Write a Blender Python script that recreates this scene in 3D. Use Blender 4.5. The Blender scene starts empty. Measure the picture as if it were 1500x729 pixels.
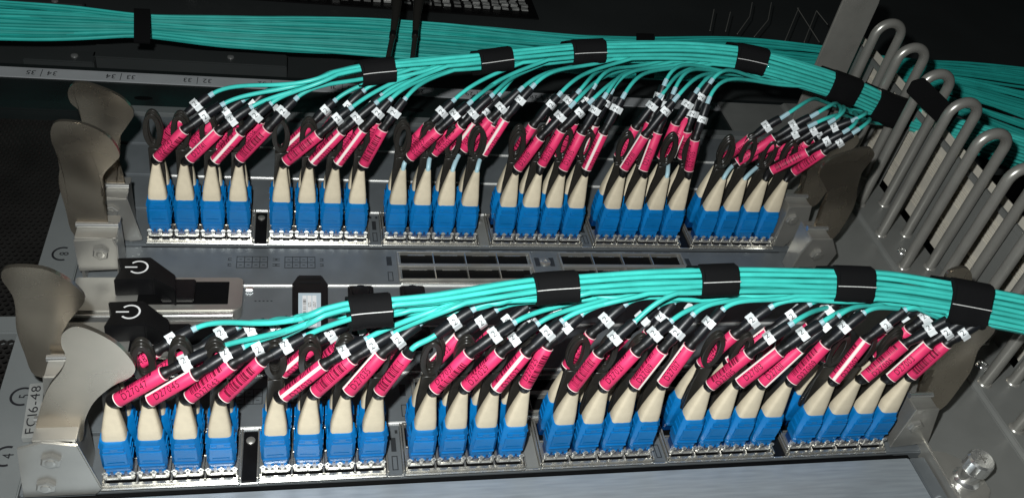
import bpy, bmesh, math, random
from mathutils import Vector as Vec, Matrix

# ------------------------------------------------------------------ camera, light, exposure
# the face of the chassis lies in z = 0, x runs along the port rows, y across the slots, z stands out of the face (millimetres, scaled to metres)
S = 0.001
FOC = 1341.533
RW = ((0.9726563721660177, -0.16685495469721703, 0.16155186714424336),
      (0.008703097975889973, -0.6689234890960813, -0.7432803117389347),
      (0.23208584138293242, 0.7243623332463495, -0.6491805391423027))
CAM = Vec((80.3, -250.2, 366.3))
sc = bpy.context.scene
cd = bpy.data.cameras.new('camera'); cam = bpy.data.objects.new('camera', cd); sc.collection.objects.link(cam)
cd.sensor_width = 36.0; cd.lens = FOC / 1500 * 36; cd.clip_start = 0.01; cd.clip_end = 30
cam.matrix_world = Matrix(((RW[0][0], -RW[1][0], -RW[2][0], CAM.x * S), (RW[0][1], -RW[1][1], -RW[2][1], CAM.y * S),
                           (RW[0][2], -RW[1][2], -RW[2][2], CAM.z * S), (0, 0, 0, 1)))
sc.camera = cam
w = bpy.data.worlds.new('World'); sc.world = w; w.use_nodes = True
bg = w.node_tree.nodes['Background']; bg.inputs[0].default_value = (0.85, 1.0, 1.0, 1); bg.inputs[1].default_value = 0.012
ld = bpy.data.lights.new('phone_flash', 'POINT'); ld.shadow_soft_size = 0.006; ld.energy = 13.0; ld.color = (0.97, 1.0, 0.99)
fl = bpy.data.objects.new('phone_flash', ld); sc.collection.objects.link(fl)
FLASH = CAM + Vec((-22, 26, 22)); fl.location = FLASH * S
sc.view_settings.view_transform = 'Standard'; sc.view_settings.look = 'None'; sc.view_settings.exposure = 0.0; sc.view_settings.gamma = 1
sc.render.engine = 'CYCLES'; sc.cycles.max_bounces = 6; sc.cycles.use_denoising = True

R = random.Random(7)
X0, PITCH, GW, GAP = 0.0, 14.25, 57.0, 9.25
SLOT = 32.33
def slot_y(n): return -3 + SLOT * (n - 4)          # lower edge of slot n

def at(px, py, z=None, y=None, x=None):
    """where the line of sight through a point of the photograph meets a plane of the place"""
    a = ((px - 750) / FOC, (py - 364.5) / FOC, 1.0)
    d = Vec([RW[0][i] * a[0] + RW[1][i] * a[1] + RW[2][i] * a[2] for i in range(3)])
    if z is not None: t = (z - CAM.z) / d.z
    elif y is not None: t = (y - CAM.y) / d.y
    else: t = (x - CAM.x) / d.x
    return CAM + d * t
def pix(p):
    q = [sum(RW[i][j] * (p[j] - CAM[j]) for j in range(3)) for i in range(3)]
    return 750 + FOC * q[0] / q[2], 364.5 + FOC * q[1] / q[2]

# ------------------------------------------------------------------ materials
def mat(name, col, rough=0.5, metal=0.0, noise=0.0, nscale=300, bump=0.0, bscale=900, spec=0.5, coat=0.0, col2=None, stretch=None, vary=0.0):
    m = bpy.data.materials.new(name); m.use_nodes = True
    nt = m.node_tree; b = nt.nodes['Principled BSDF']
    b.inputs['Base Color'].default_value = (*col, 1); b.inputs['Roughness'].default_value = rough; b.inputs['Metallic'].default_value = metal
    b.inputs['Specular IOR Level'].default_value = spec; b.inputs['Coat Weight'].default_value = coat
    if noise or bump:
        tc = nt.nodes.new('ShaderNodeTexCoord'); mp = nt.nodes.new('ShaderNodeMapping')
        nt.links.new(tc.outputs['Object'], mp.inputs[0])
        if stretch: mp.inputs['Scale'].default_value = stretch
    if noise:
        n = nt.nodes.new('ShaderNodeTexNoise'); n.inputs['Scale'].default_value = nscale; n.inputs['Detail'].default_value = 5
        nt.links.new(mp.outputs[0], n.inputs[0])
        r = nt.nodes.new('ShaderNodeValToRGB'); r.color_ramp.elements[0].position = 0.3; r.color_ramp.elements[1].position = 0.7
        c2 = col2 or [c * (1 - noise) for c in col]
        r.color_ramp.elements[0].color = (*c2, 1); r.color_ramp.elements[1].color = (*[min(1, c * (1 + noise * .35)) for c in col], 1)
        nt.links.new(n.outputs['Fac'], r.inputs[0]); nt.links.new(r.outputs[0], b.inputs['Base Color'])
        mr = nt.nodes.new('ShaderNodeMapRange'); mr.inputs['To Min'].default_value = max(.05, rough - .1); mr.inputs['To Max'].default_value = min(1, rough + .1)
        nt.links.new(n.outputs['Fac'], mr.inputs[0]); nt.links.new(mr.outputs[0], b.inputs['Roughness'])
    if vary:
        oi = nt.nodes.new('ShaderNodeObjectInfo'); vr = nt.nodes.new('ShaderNodeMapRange'); hs = nt.nodes.new('ShaderNodeHueSaturation')
        vr.inputs['To Min'].default_value = 1 - vary; vr.inputs['To Max'].default_value = 1 + vary * .7
        nt.links.new(oi.outputs['Random'], vr.inputs[0]); nt.links.new(vr.outputs[0], hs.inputs['Value'])
        src = b.inputs['Base Color'].links[0].from_socket if b.inputs['Base Color'].is_linked else None
        if src: nt.links.new(src, hs.inputs['Color'])
        else: hs.inputs['Color'].default_value = (*col, 1)
        nt.links.new(hs.outputs[0], b.inputs['Base Color'])
    if bump:
        n2 = nt.nodes.new('ShaderNodeTexNoise'); n2.inputs['Scale'].default_value = bscale; n2.inputs['Detail'].default_value = 3
        nt.links.new(mp.outputs[0], n2.inputs[0])
        bp = nt.nodes.new('ShaderNodeBump'); bp.inputs['Strength'].default_value = bump; bp.inputs['Distance'].default_value = 0.0004
        nt.links.new(n2.outputs['Fac'], bp.inputs['Height']); nt.links.new(bp.outputs[0], b.inputs['Normal'])
    return m
M = {
 'blue': mat('blue_plastic', (0.002, 0.160, 0.445), 0.34, noise=.16, nscale=160, bump=.08, vary=.12),
 'blue_dark': mat('navy_plastic', (0.0, 0.03, 0.12), 0.35),
 'cream': mat('cream_rubber', (0.66, 0.575, 0.425), 0.6, noise=.14, nscale=140, bump=.12, vary=.08),
 'rubber': mat('black_rubber', (0.007, 0.007, 0.0075), 0.42, spec=.35, noise=.3, nscale=150, bump=.1),
 'tab': mat('black_tab_plastic', (0.020, 0.0185, 0.016), 0.34, spec=.45),
 'sleeve': mat('black_shrink_sleeve', (0.007, 0.008, 0.010), 0.40, spec=.4, bump=.12, bscale=700),
 'pink': mat('pink_label', (0.74, 0.036, 0.140), 0.5, noise=.14, nscale=260, spec=.35, bump=.06, bscale=500, vary=.1),
 'ink': mat('label_ink', (0.045, 0.0, 0.008), 0.5),
 'bars': mat('barcode_ink', (0.13, 0.0, 0.018), 0.5),
 'paper': mat('label_edge_paper', (0.80, 0.70, 0.66), 0.55),
 'white': mat('white_flag_vinyl', (0.66, 0.69, 0.70), 0.45, noise=.06, nscale=200),
 'black_ink': mat('black_ink', (0.008, 0.008, 0.01), 0.5),
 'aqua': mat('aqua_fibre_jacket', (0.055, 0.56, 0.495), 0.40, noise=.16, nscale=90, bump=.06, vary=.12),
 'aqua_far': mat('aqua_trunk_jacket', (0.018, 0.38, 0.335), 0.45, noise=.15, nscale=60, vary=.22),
 'tip': mat('pale_fibre_tube', (0.34, 0.52, 0.58), 0.4),
 'velcro': mat('black_velcro', (0.0025, 0.0025, 0.003), 0.8, spec=.2, bump=.5, bscale=2500),
 'stitch': mat('pale_stitch_thread', (0.72, 0.72, 0.70), 0.6, noise=.3, nscale=1500),
 'nickel': mat('nickel_lever', (0.47, 0.415, 0.34), 0.27, .95, noise=.12, nscale=45, bump=.02, bscale=300),
 'nickel2': mat('nickel_bracket', (0.42, 0.41, 0.38), 0.36, .75, noise=.12, nscale=60),
 'chrome': mat('chrome_cage', (0.62, 0.60, 0.55), 0.27, .85, noise=.12, nscale=200),
 'bright': mat('bright_steel', (0.80, 0.80, 0.78), 0.2, .9),
 'seam': mat('bright_gasket', (0.8, 0.8, 0.78), 0.35, .5),
 'bail': mat('bail_steel', (0.62, 0.62, 0.60), 0.3, .75, noise=.2, nscale=300),
 'frame_label': mat('grey_type_label', (0.27, 0.275, 0.265), 0.45, .3, noise=.15, nscale=80),
 'panel': mat('grey_blade_paint', (0.155, 0.170, 0.180), 0.42, .4, noise=.16, nscale=55, bump=.06, bscale=1500),
 'panel2': mat('grey_filler_paint', (0.32, 0.355, 0.385), 0.36, .4, noise=.16, nscale=45, stretch=(1, 14, 1), bump=.05, bscale=1500),
 'frame': mat('grey_frame_paint', (0.145, 0.155, 0.155), 0.5, .2, noise=.1, nscale=25, bump=.06),
 'tray': mat('grey_tray_paint', (0.185, 0.188, 0.178), 0.45, .2, noise=.12, nscale=35, bump=.06, bscale=1400),
 'rod': mat('grey_rod_paint', (0.36, 0.35, 0.32), 0.30, .55, noise=.12, nscale=60, bump=.04),
 'ridge': mat('pale_ridged_metal', (0.60, 0.56, 0.48), 0.5, .1, noise=.15, nscale=80),
 'dark': mat('dark_recess', (0.002, 0.002, 0.0022), 0.6, spec=.12),  # near-black; on the port blocks it stands in for shade in deep ports
 'black': mat('black_plastic', (0.005, 0.005, 0.0055), 0.36, spec=.35, noise=.2, nscale=100, bump=.08),
 'rail': mat('black_rail_paint', (0.010, 0.013, 0.013), 0.3, .1, noise=.2, nscale=20),
 'back': mat('dark_rack_panel', (0.030, 0.034, 0.034), 0.55, .2, noise=.2, nscale=10),
 'mesh': mat('black_mesh_metal', (0.016, 0.015, 0.014), 0.45, .3, noise=.3, nscale=40),
 'ruler': mat('pale_rail_strip', (0.33, 0.34, 0.35), 0.5, noise=.12, nscale=40),
 'print': mat('dark_panel_print', (0.018, 0.02, 0.022), 0.5),
 'white_print': mat('white_print', (0.75, 0.75, 0.75), 0.5),
 'slabel': mat('silver_label', (0.50, 0.60, 0.66), 0.35, .15),
 'vent': mat('bright_vent_metal', (0.75, 0.75, 0.72), 0.3, .7, noise=.4, nscale=120),
}

# ------------------------------------------------------------------ builders
col = sc.collection
ORG = {}
class MB:
    def __init__(s): s.v = []; s.f = []
    def add(s, vs, fs):
        n = len(s.v); s.v += [Vec(p) for p in vs]; s.f += [tuple(i + n for i in f) for f in fs]; return s
    def box(s, a, b):
        x0, y0, z0 = a; x1, y1, z1 = b
        return s.add([(x0, y0, z0), (x1, y0, z0), (x1, y1, z0), (x0, y1, z0), (x0, y0, z1), (x1, y0, z1), (x1, y1, z1), (x0, y1, z1)],
                     [(3, 2, 1, 0), (4, 5, 6, 7), (0, 1, 5, 4), (1, 2, 6, 5), (2, 3, 7, 6), (3, 0, 4, 7)])
    def loft(s, loops, cap=True, close=True):
        n = len(loops[0]); vs = [p for l in loops for p in l]; fs = []
        for i in range(len(loops) - 1):
            for j in range(n if close else n - 1):
                k = (j + 1) % n
                fs.append((i * n + j, i * n + k, (i + 1) * n + k, (i + 1) * n + j))
        if cap: fs += [tuple(range(n - 1, -1, -1)), tuple(range((len(loops) - 1) * n, len(loops) * n))]
        return s.add(vs, fs)
    def tube(s, pts, r, sides=8, cap=True):
        pts = [Vec(p) for p in pts]; rs = r if isinstance(r, (list, tuple)) else [r] * len(pts)
        t0 = (pts[1] - pts[0]).normalized()
        n = t0.orthogonal().normalized(); loops = []
        for i, p in enumerate(pts):
            t = (pts[min(i + 1, len(pts) - 1)] - pts[max(i - 1, 0)]).normalized()
            n = (n - t * n.dot(t)).normalized(); b = t.cross(n)
            loops.append([p + (n * math.cos(2 * math.pi * k / sides) + b * math.sin(2 * math.pi * k / sides)) * rs[i] for k in range(sides)])
        return s.loft(loops, cap)
    def prism(s, poly, d):          # polygon of 3-D points pushed along d
        d = Vec(d); return s.loft([[Vec(p) for p in poly], [Vec(p) + d for p in poly]])
    def mesh(s, name, bevel=0.0, segs=2, smooth=True, angle=38, org=(0, 0, 0)):
        me = bpy.data.meshes.new(name); o = Vec(org)
        me.from_pydata([(p - o) * S for p in s.v], [], s.f)
        bm = bmesh.new(); bm.from_mesh(me)
        bmesh.ops.recalc_face_normals(bm, faces=bm.faces)
        if bevel:
            es = [e for e in bm.edges if len(e.link_faces) == 2 and e.calc_face_angle(0) > .5]
            bmesh.ops.bevel(bm, geom=es, offset=bevel * S, segments=segs, affect='EDGES', clamp_overlap=True)
        bm.to_mesh(me); bm.free()
        if smooth:
            me.polygons.foreach_set('use_smooth', [True] * len(me.polygons)); me.set_sharp_from_angle(angle=math.radians(angle))
        return me
def link(name, me, m, parent=None, loc=None, rz=0):
    o = bpy.data.objects.new(name, me); col.objects.link(o)
    if m and not me.materials: me.materials.append(M[m])
    if parent: o.parent = parent
    if loc is not None: o.location = Vec(loc) * S
    if rz: o.rotation_euler.z = rz
    return o
def obj(name, mb, m, parent=None, **k):
    return link(name, mb.mesh(name, org=ORG.get(parent.name, (0, 0, 0)) if parent else (0, 0, 0), **k), m, parent) if not parent else _child(name, mb, m, parent, k)
def _child(name, mb, m, parent, k):
    o = link(name, mb.mesh(name, org=ORG[parent.name], **k), m, parent); ORG[o.name] = ORG[parent.name]; return o
def thing(name, label, cat, loc, group=None):
    o = bpy.data.objects.new(name, None); col.objects.link(o); o.location = Vec(loc) * S; o.empty_display_size = .005
    ORG[o.name] = Vec(loc); o['label'] = label; o['category'] = cat
    if group: o['group'] = group
    return o
def bez(a, b, c, d, n):
    return [a * (1 - t) ** 3 + b * 3 * t * (1 - t) ** 2 + c * 3 * t * t * (1 - t) + d * t ** 3 for t in [i / n for i in range(n + 1)]]
def interp(xs, ys, x):
    if x <= xs[0]: return ys[0] + (ys[1] - ys[0]) / (xs[1] - xs[0]) * (x - xs[0])
    for i in range(len(xs) - 1):
        if x <= xs[i + 1]:
            t = (x - xs[i]) / (xs[i + 1] - xs[i])
            m0 = (ys[i + 1] - ys[max(i - 1, 0)]) / (xs[i + 1] - xs[max(i - 1, 0)]) * (xs[i + 1] - xs[i])
            j = min(i + 2, len(xs) - 1); m1 = (ys[j] - ys[i]) / (xs[j] - xs[i]) * (xs[i + 1] - xs[i])
            return (2*t**3-3*t*t+1)*ys[i] + (t**3-2*t*t+t)*m0 + (-2*t**3+3*t*t)*ys[i+1] + (t**3-t*t)*m1
    return ys[-1] + (ys[-1] - ys[-2]) / (xs[-1] - xs[-2]) * (x - xs[-1])

# glyphs as small flat meshes, unit height, cut into strips so that they can be wrapped round a tube
GL = {}
def glyph(ch):
    if ch in GL: return GL[ch]
    c = bpy.data.curves.new('glyph', 'FONT'); c.body = ch; c.size = 1.4; c.resolution_u = 3
    o = bpy.data.objects.new('glyph', c); me = bpy.data.meshes.new_from_object(o)
    bm = bmesh.new(); bm.from_mesh(me)
    for k in range(1, 8):
        bmesh.ops.bisect_plane(bm, geom=bm.verts[:] + bm.edges[:] + bm.faces[:], plane_co=(0, k / 8, 0), plane_no=(0, 1, 0))
    bm.verts.index_update()
    vs = [v.co.copy() for v in bm.verts]; fs = [tuple(v.index for v in f.verts) for f in bm.faces]
    bm.free(); bpy.data.objects.remove(o); bpy.data.curves.remove(c); bpy.data.meshes.remove(me)
    x0 = min(v.x for v in vs) if vs else 0; x1 = max(v.x for v in vs) if vs else .4
    GL[ch] = ([Vec((v.x - x0, v.y, 0)) for v in vs], fs, x1 - x0); return GL[ch]
def string(txt, h, squeeze=.85, gap=.16):
    vs, fs, x = [], [], 0
    for ch in txt:
        if ch == ' ': x += .4 * h; continue
        g, f, wd = glyph(ch); n = len(vs)
        vs += [(x + p.x * h * squeeze, p.y * h) for p in g]; fs += [tuple(i + n for i in q) for q in f]
        x += (wd * squeeze + gap) * h
    return vs, fs, x - gap * h
def flat_text(mb, txt, h, o, ex, ey, squeeze=.85, gap=.16, centre=True):
    vs, fs, wd = string(txt, h, squeeze, gap); o, ex, ey = Vec(o), Vec(ex), Vec(ey)
    c = wd / 2 if centre else 0
    mb.add([o + ex * (x - c) + ey * (y - (h / 2 if centre else 0)) for x, y in vs], fs)

# ------------------------------------------------------------------ setting: rack behind and around
back = MB().box((-700, 298, -34), (1500, 1100, -24)); o = obj('rack_back_panel', back, 'back'); o['kind'] = 'structure'
floor_ = MB().box((-700, -420, -60), (1500, 1100, -52)); o = obj('rack_interior_wall', floor_, 'dark'); o['kind'] = 'structure'

# chassis frame strips either side of the slots with the slot numbers
fr = thing('chassis_frame', 'grey chassis side strip with circled slot numbers beside the perforated black door', 'frame', (-44, 100, 0))
obj('side_strip', MB().box((-53, -140, -30), (-33.5, 297, 0)), 'frame', fr, bevel=.6)
obj('backplane', MB().box((-33, -140, -32), (432, 297, -6)), 'dark', fr)
obj('top_rail', MB().box((-33, 288.3, -30), (470, 297, 1.5)), 'frame', fr, bevel=.8)
obj('side_rail', MB().box((-300, 292, -20), (-53.3, 303, -2)), 'rail', fr, bevel=1)
obj('side_rail', MB().box((-300, 96, -14), (-53.3, 108, -3)), 'frame', fr, bevel=1)
for n, yy in ((4, 18.5), (5, 52), (8, 151)):
    mb = MB(); c = Vec((-42.2, yy, .35))
    arc = [c + Vec((math.cos(a), math.sin(a), 0)) * 5.3 for a in [math.radians(70 + 220 * i / 24) for i in range(25)]]
    for i in range(24):
        d0 = (arc[i] - c) * .16; d1 = (arc[i + 1] - c) * .16
        mb.add([arc[i] - d0, arc[i + 1] - d1, arc[i + 1] + d1 * .3, arc[i] + d0 * .3], [(0, 1, 2, 3)])
    flat_text(mb, str(n), 4.8, c + Vec((.6, 0, .02)), (0, 1, 0), (-1, 0, 0))
    obj('slot_number', mb, 'black_ink', fr, smooth=False)

# perforated door panels at the far left
def honeycomb(parent, x0, x1, y0, y1, p, z, name):
    mb = MB(); r = p * .5; ri = r * .80; hy = p * math.sqrt(3) / 2; seen = {}
    row = 0; y = y0
    while y < y1:
        x = x0 + (p / 2 if row % 2 else 0)
        while x < x1:
            rr = p / math.sqrt(3)
            out = [Vec((x + rr * math.cos(math.radians(30 + 60 * k)), y + rr * math.sin(math.radians(30 + 60 * k)), z)) for k in range(6)]
            inn = [Vec((x + ri * math.cos(math.radians(30 + 60 * k)), y + ri * math.sin(math.radians(30 + 60 * k)), z)) for k in range(6)]
            low = [q - Vec((0, 0, 1.6)) for q in inn]
            mb.add(out + inn + low, [(k, (k + 1) % 6, 6 + (k + 1) % 6, 6 + k) for k in range(6)] + [(6 + k, 6 + (k + 1) % 6, 12 + (k + 1) % 6, 12 + k) for k in range(6)])
            x += p
        y += hy; row += 1
    o = obj(name, mb, 'mesh', parent, smooth=False); o['kind'] = 'stuff'; return o
pd = thing('perforated_door', 'black honeycomb perforated door panel beside the chassis side strip', 'perforated panel', (-120, 60, -8))
honeycomb(pd, -150, -55.5, -60, 94, 3.7, -8, 'honeycomb_sheet')
honeycomb(pd, -200, -55.5, 111, 290, 3.7, -8, 'honeycomb_sheet')

# rack rail with the printed unit strip, behind the chassis
rl = thing('rack_rail', 'black rack rail with pale numbered strip behind the upper cables', 'rail', (200, 320, -6))
obj('rail_body', MB().box((-400, 298.5, -23), (900, 349, -3)), 'rail', rl, bevel=1)
obj('number_strip', MB().box((-400, 330.5, -2.9), (900, 342.5, -2.3)), 'ruler', rl)
for i, x in enumerate(list(range(-6, 8))):
    n = 35 - i; cx = at(60, 108, z=-2).x + i * 50.6
    if n < 20: break
    mb = MB(); mb.box((cx - .2, 332, -2.25), (cx + .2, 341, -2.2))
    flat_text(mb, str(n), 5.4, (cx - 6.6, 336.4, -2.2), (-1, 0, 0), (0, -1, 0), gap=.14)
    flat_text(mb, str(n - 1), 5.4, (cx + 6.6, 336.4, -2.2), (-1, 0, 0), (0, -1, 0), gap=.14)
    obj('unit_number', mb, 'black_ink', rl, smooth=False)
for i in range(7):
    c = Vec((-20 + i * 62, 312, -2.9)); a = [c + Vec((6 * math.cos(t) , 2.2 * math.sin(t), 0)) for t in [k * math.pi / 6 for k in range(12)]]
    obj('rail_slot', MB().prism(a, (0, 0, .2)), 'dark', rl, smooth=False)

# ------------------------------------------------------------------ blades
def lever(parent, px, yb, m='nickel', amp=5.5, th=1.9):
    """ejector lever: a bent sheet standing out of the face, outline given by sight lines onto a gently curved sheet"""
    def bend(z): return yb + amp * math.sin((z - 30) / 52 * math.pi) - .02 * (z - 28)
    pts = []
    for a, b in px:
        y = yb
        for _ in range(12):
            p = at(a, b, y=y); y = bend(p.z)
        pts.append((p.x, p.z))
    n = len(pts); sm = []
    for i in range(n):                                      # Catmull-Rom through the outline
        p0, p1, p2, p3 = pts[i - 1], pts[i], pts[(i + 1) % n], pts[(i + 2) % n]
        for k in range(4):
            t = k / 4
            sm.append(tuple(.5 * (2 * p1[c] + (p2[c] - p0[c]) * t + (2*p0[c] - 5*p1[c] + 4*p2[c] - p3[c]) * t*t + (3*p1[c] - p0[c] - 3*p2[c] + p3[c]) * t**3) for c in (0, 1)))
    bm = bmesh.new(); f = bm.faces.new([bm.verts.new((x, 0, z)) for x, z in sm])
    bmesh.ops.triangulate(bm, faces=[f])
    z0 = min(p[1] for p in sm); z1 = max(p[1] for p in sm)
    for k in range(1, 16):
        bmesh.ops.bisect_plane(bm, geom=bm.verts[:] + bm.edges[:] + bm.faces[:], plane_co=(0, 0, z0 + (z1 - z0) * k / 16), plane_no=(0, 0, 1))
    for v in bm.verts: v.co.y = bend(v.co.z)
    r = bmesh.ops.extrude_face_region(bm, geom=bm.faces[:])
    for v in [g for g in r['geom'] if isinstance(g, bmesh.types.BMVert)]: v.co.y += th
    bmesh.ops.recalc_face_normals(bm, faces=bm.faces)
    es = [e for e in bm.edges if len(e.link_faces) == 2 and e.calc_face_angle(0) > 1.2]
    bmesh.ops.bevel(bm, geom=es, offset=.45, segments=2, affect='EDGES', clamp_overlap=True)
    org = ORG[parent.name]
    for v in bm.verts: v.co = (v.co - org) * S
    me = bpy.data.meshes.new('ejector_lever'); bm.to_mesh(me); bm.free()
    me.polygons.foreach_set('use_smooth', [True] * len(me.polygons)); me.set_sharp_from_angle(angle=math.radians(32))
    return link('ejector_lever', me, m, parent)
def hexbolt(parent, p, r=4.2, axis='y', name='hex_bolt'):
    p = Vec(p); mb = MB()
    def ring(rad, d, n=6, ph=.3): return [p + Vec((rad * math.cos(ph + 2 * math.pi * k / n), d, rad * math.sin(ph + 2 * math.pi * k / n))) if axis == 'y' else p + Vec((rad * math.cos(ph + 2 * math.pi * k / n), rad * math.sin(ph + 2 * math.pi * k / n), -d)) for k in range(n)]
    mb.loft([ring(r, .1), ring(r, -1.6), ring(r * .82, -2.1)])
    mb.loft([ring(r * .5, -2.05, 12), ring(r * .5, -2.4, 12), ring(r * .3, -2.5, 12)])
    return obj(name, mb, 'nickel2', parent, smooth=False)
def bracket(parent, px, yf, depth, th=1.4, bolts=(), m='nickel2', lip=True, left=None):
    """sheet bracket that carries a lever: front plate standing on the face, a lip folded back along its top and side cheeks"""
    P = [at(a, b, y=yf) for a, b in px]
    for p in P: p.z = max(p.z, .3)
    br = obj('ejector_bracket', MB().prism(P, (0, th, 0)), m, parent, bevel=.5)
    zt = max(p.z for p in P); xs = [p.x for p in P if p.z > zt - 8]
    if left: xs = [max(v, left) for v in xs]
    if lip: obj('bracket_lip', MB().box((min(xs) + .3, yf + th, zt - 2.2), (max(xs) - .3, yf + depth, zt - .6)), m, br, bevel=.4)
    obj('bracket_cheek', MB().box((min(xs) + .8, yf + th, .2), (min(xs) + 2.2, yf + depth, zt - 2.4)), m, br, bevel=.3)
    obj('bracket_cheek', MB().box((max(xs) - 2.2, yf + th, .2), (max(xs) - .8, yf + depth, zt - 2.4)), m, br, bevel=.3)
    for a, b in bolts: hexbolt(br, at(a, b, y=yf))
    # hinge barrel
    hb = obj('hinge_barrel', MB().tube([(min(xs), yf + depth * .5, zt + .8), (max(xs), yf + depth * .5, zt + .8)], 1.6, 12), 'bright', br)
    return br

def faceplate(bl, y0, x0=-33, x1=414, m='panel', seam='seam'):
    obj('faceplate', MB().box((x0, y0 + .9, -6), (x1, y0 + SLOT - .9, 0)), m, bl, bevel=.7)
    obj('edge_gasket', MB().box((x0 + 30, y0 - .8, -6), (x1 - 20, y0 + .8, .7 if seam == 'seam' else -1)), seam, bl, bevel=.5)

def window(parent, x, y, a, b, filled, z=.12):
    mb = MB()
    if filled: mb.box((x - a / 2, y - b / 2, .02), (x + a / 2, y + b / 2, z))
    else:
        t = .45
        mb.box((x - a/2, y - b/2, .02), (x + a/2, y - b/2 + t, z)).box((x - a/2, y + b/2 - t, .02), (x + a/2, y + b/2, z))
        mb.box((x - a/2, y - b/2 + t, .02), (x - a/2 + t, y + b/2 - t, z)).box((x + a/2 - t, y - b/2 + t, .02), (x + a/2, y + b/2 - t, z))
    return obj('status_window', mb, 'print', parent, smooth=False)

def port_blade(slot, label):
    y0 = slot_y(slot); yb = y0 + 3
    bl = thing('port_blade', label, 'blade', (190, y0 + SLOT / 2, 0), 'port blades of the chassis')
    faceplate(bl, y0, seam='dark')
    for g in range(6):
        xa = g * (GW + GAP); xb = xa + GW
        cage = MB()
        cage.box((xa, yb - 1.2, 0), (xb, yb + .5, 2.6)).box((xa, yb + 26.2, 0), (xb, yb + 27.6, 2.6)).box((xa, yb + 13, 0), (xb, yb + 14, 2.2))
        c = obj('port_cage', cage, 'chrome', bl, bevel=.25)
        for k in range(5):
            x = xa + k * PITCH + (.45 if k == 0 else -.45 if k == 4 else 0)
            obj('cage_divider', MB().box((x - .4, yb + .55, 0), (x + .4, yb + 26.1, 3.6 if k in (0, 4) else 2.4)), 'chrome', c, bevel=.15)
        obj('cage_sill', MB().box((xa - .6, yb - 2.3, .1), (xb + .6, yb - 1.35, 1.5)), 'bright', c, bevel=.35)
        obj('cage_recess', MB().box((xa + 1, yb + .6, .05), (xb - 1, yb + 26, .25)), 'dark', c, smooth=False)
        if g < 5:
            xm = xb + GAP / 2
            sp = obj('spacer_plate', MB().box((xb + 1.4, yb - 1.2, .1), (xb + GAP - 1.4, yb + 26.5, 1.3)), ('black', 'panel', 'tray', 'panel', 'black')[g], bl, bevel=.35)
            obj('spacer_foot', MB().box((xb + .8, yb - 2.3, .1), (xb + GAP - .8, yb - 1.4, 1.1)), 'bright', sp, bevel=.3)
            obj('spacer_edge', MB().box((xb + .5, yb - .6, .1), (xb + 1.2, yb + 27, 3.2)), 'chrome', sp, bevel=.2)
            obj('spacer_edge', MB().box((xb + GAP - 1.2, yb - .6, .1), (xb + GAP - .5, yb + 27, 3.2)), 'chrome', sp, bevel=.2)
            if g in (1, 3):
                window(sp, xm, yb + 15.5, 2.4, 8, True, 1.42); window(sp, xm, yb + 5, 2.8, 8, False, 1.42)
                window(sp, xm - 1.8, yb + 23, 1.3, 2, True, 1.42); window(sp, xm + 1.8, yb + 23, 1.3, 2, True, 1.42)
            else:
                p = Vec((xm, yb + 21, 1.3))
                obj('spacer_screw', MB().loft([[p + Vec((r * math.cos(k * .5236), r * math.sin(k * .5236), h)) for k in range(12)] for r, h in ((2.1, 0), (2.1, .5), (1.5, .9))]), 'nickel2', sp)
    return bl

blade4 = port_blade(4, 'near blade of 48 blue connectors, foremost in the chassis, labelled FC16-48')
blade9 = port_blade(9, 'rear blade of 48 blue connectors, above the two dark port blocks')
bracket(blade4, [(24, 657), (60, 648), (113, 652), (150, 716), (143, 728), (34, 729)], -3.5, 22, bolts=((75, 672), (68, 709)), left=at(60, 645, y=8).x)
lever(blade4, [(56, 637), (60, 596), (72, 566), (90, 543), (97, 522), (90, 506), (92, 488), (112, 478), (145, 489), (175, 508), (197, 535), (192, 551), (165, 565), (138, 588), (124, 616), (116, 648)], 3.5, amp=2.6)
bracket(blade4, [(1343, 600), (1377, 599), (1360, 648), (1298, 664), (1303, 655)], 1, 18, bolts=((1340, 622),))
lever(blade4, [(1338, 600), (1355, 578), (1368, 552), (1371, 524), (1362, 505), (1395, 481), (1417, 474), (1456, 480), (1449, 495), (1434, 511), (1425, 537), (1411, 560), (1377, 600)], 10)
bracket(blade9, [(150, 292), (186, 291), (209, 352), (196, 354), (165, 350)], 160, 20, bolts=((163, 308),))
lever(blade9, [(150, 286), (140, 255), (128, 222), (122, 190), (118, 165), (103, 150), (100, 132), (115, 121), (150, 130), (180, 145), (196, 166), (186, 185), (174, 205), (172, 240), (186, 288)], 171)
bracket(blade9, [(1156, 303), (1190, 302), (1183, 330), (1148, 362), (1132, 361)], 161, 18, bolts=((1160, 321),))
lever(blade9, [(1154, 303), (1176, 270), (1186, 246), (1183, 228), (1196, 212), (1225, 201), (1252, 197), (1258, 208), (1243, 226), (1226, 258), (1208, 285), (1190, 303)], 171)
# printed type label beside the near lever
q0, q1 = at(43, 633, z=4), at(53, 566, z=4); ey = (q1 - q0).normalized(); ex_ = Vec((ey.y, -ey.x, 0)); mid = (q0 + q1) / 2; hl = (q1 - q0).length / 2 + 2.5
tl = obj('type_label', MB().prism([Vec((p.x, p.y, .3)) for p in (mid - ey * hl - ex_ * 3, mid - ey * hl + ex_ * 3.4, mid + ey * hl + ex_ * 3.4, mid + ey * hl - ex_ * 3)], (0, 0, 3.6)), 'frame_label', blade4, bevel=.3)
vs, fs, wd = string('FC16-48', 4.2, .9, .16)
mb = MB(); flat_text(mb, 'FC16-48', 4.2, Vec((mid.x, mid.y, 3.95)), ey * ((hl * 2 - 4) / wd), -ex_, squeeze=.9)
obj('type_lettering', mb, 'black_ink', tl, smooth=False)

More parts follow.
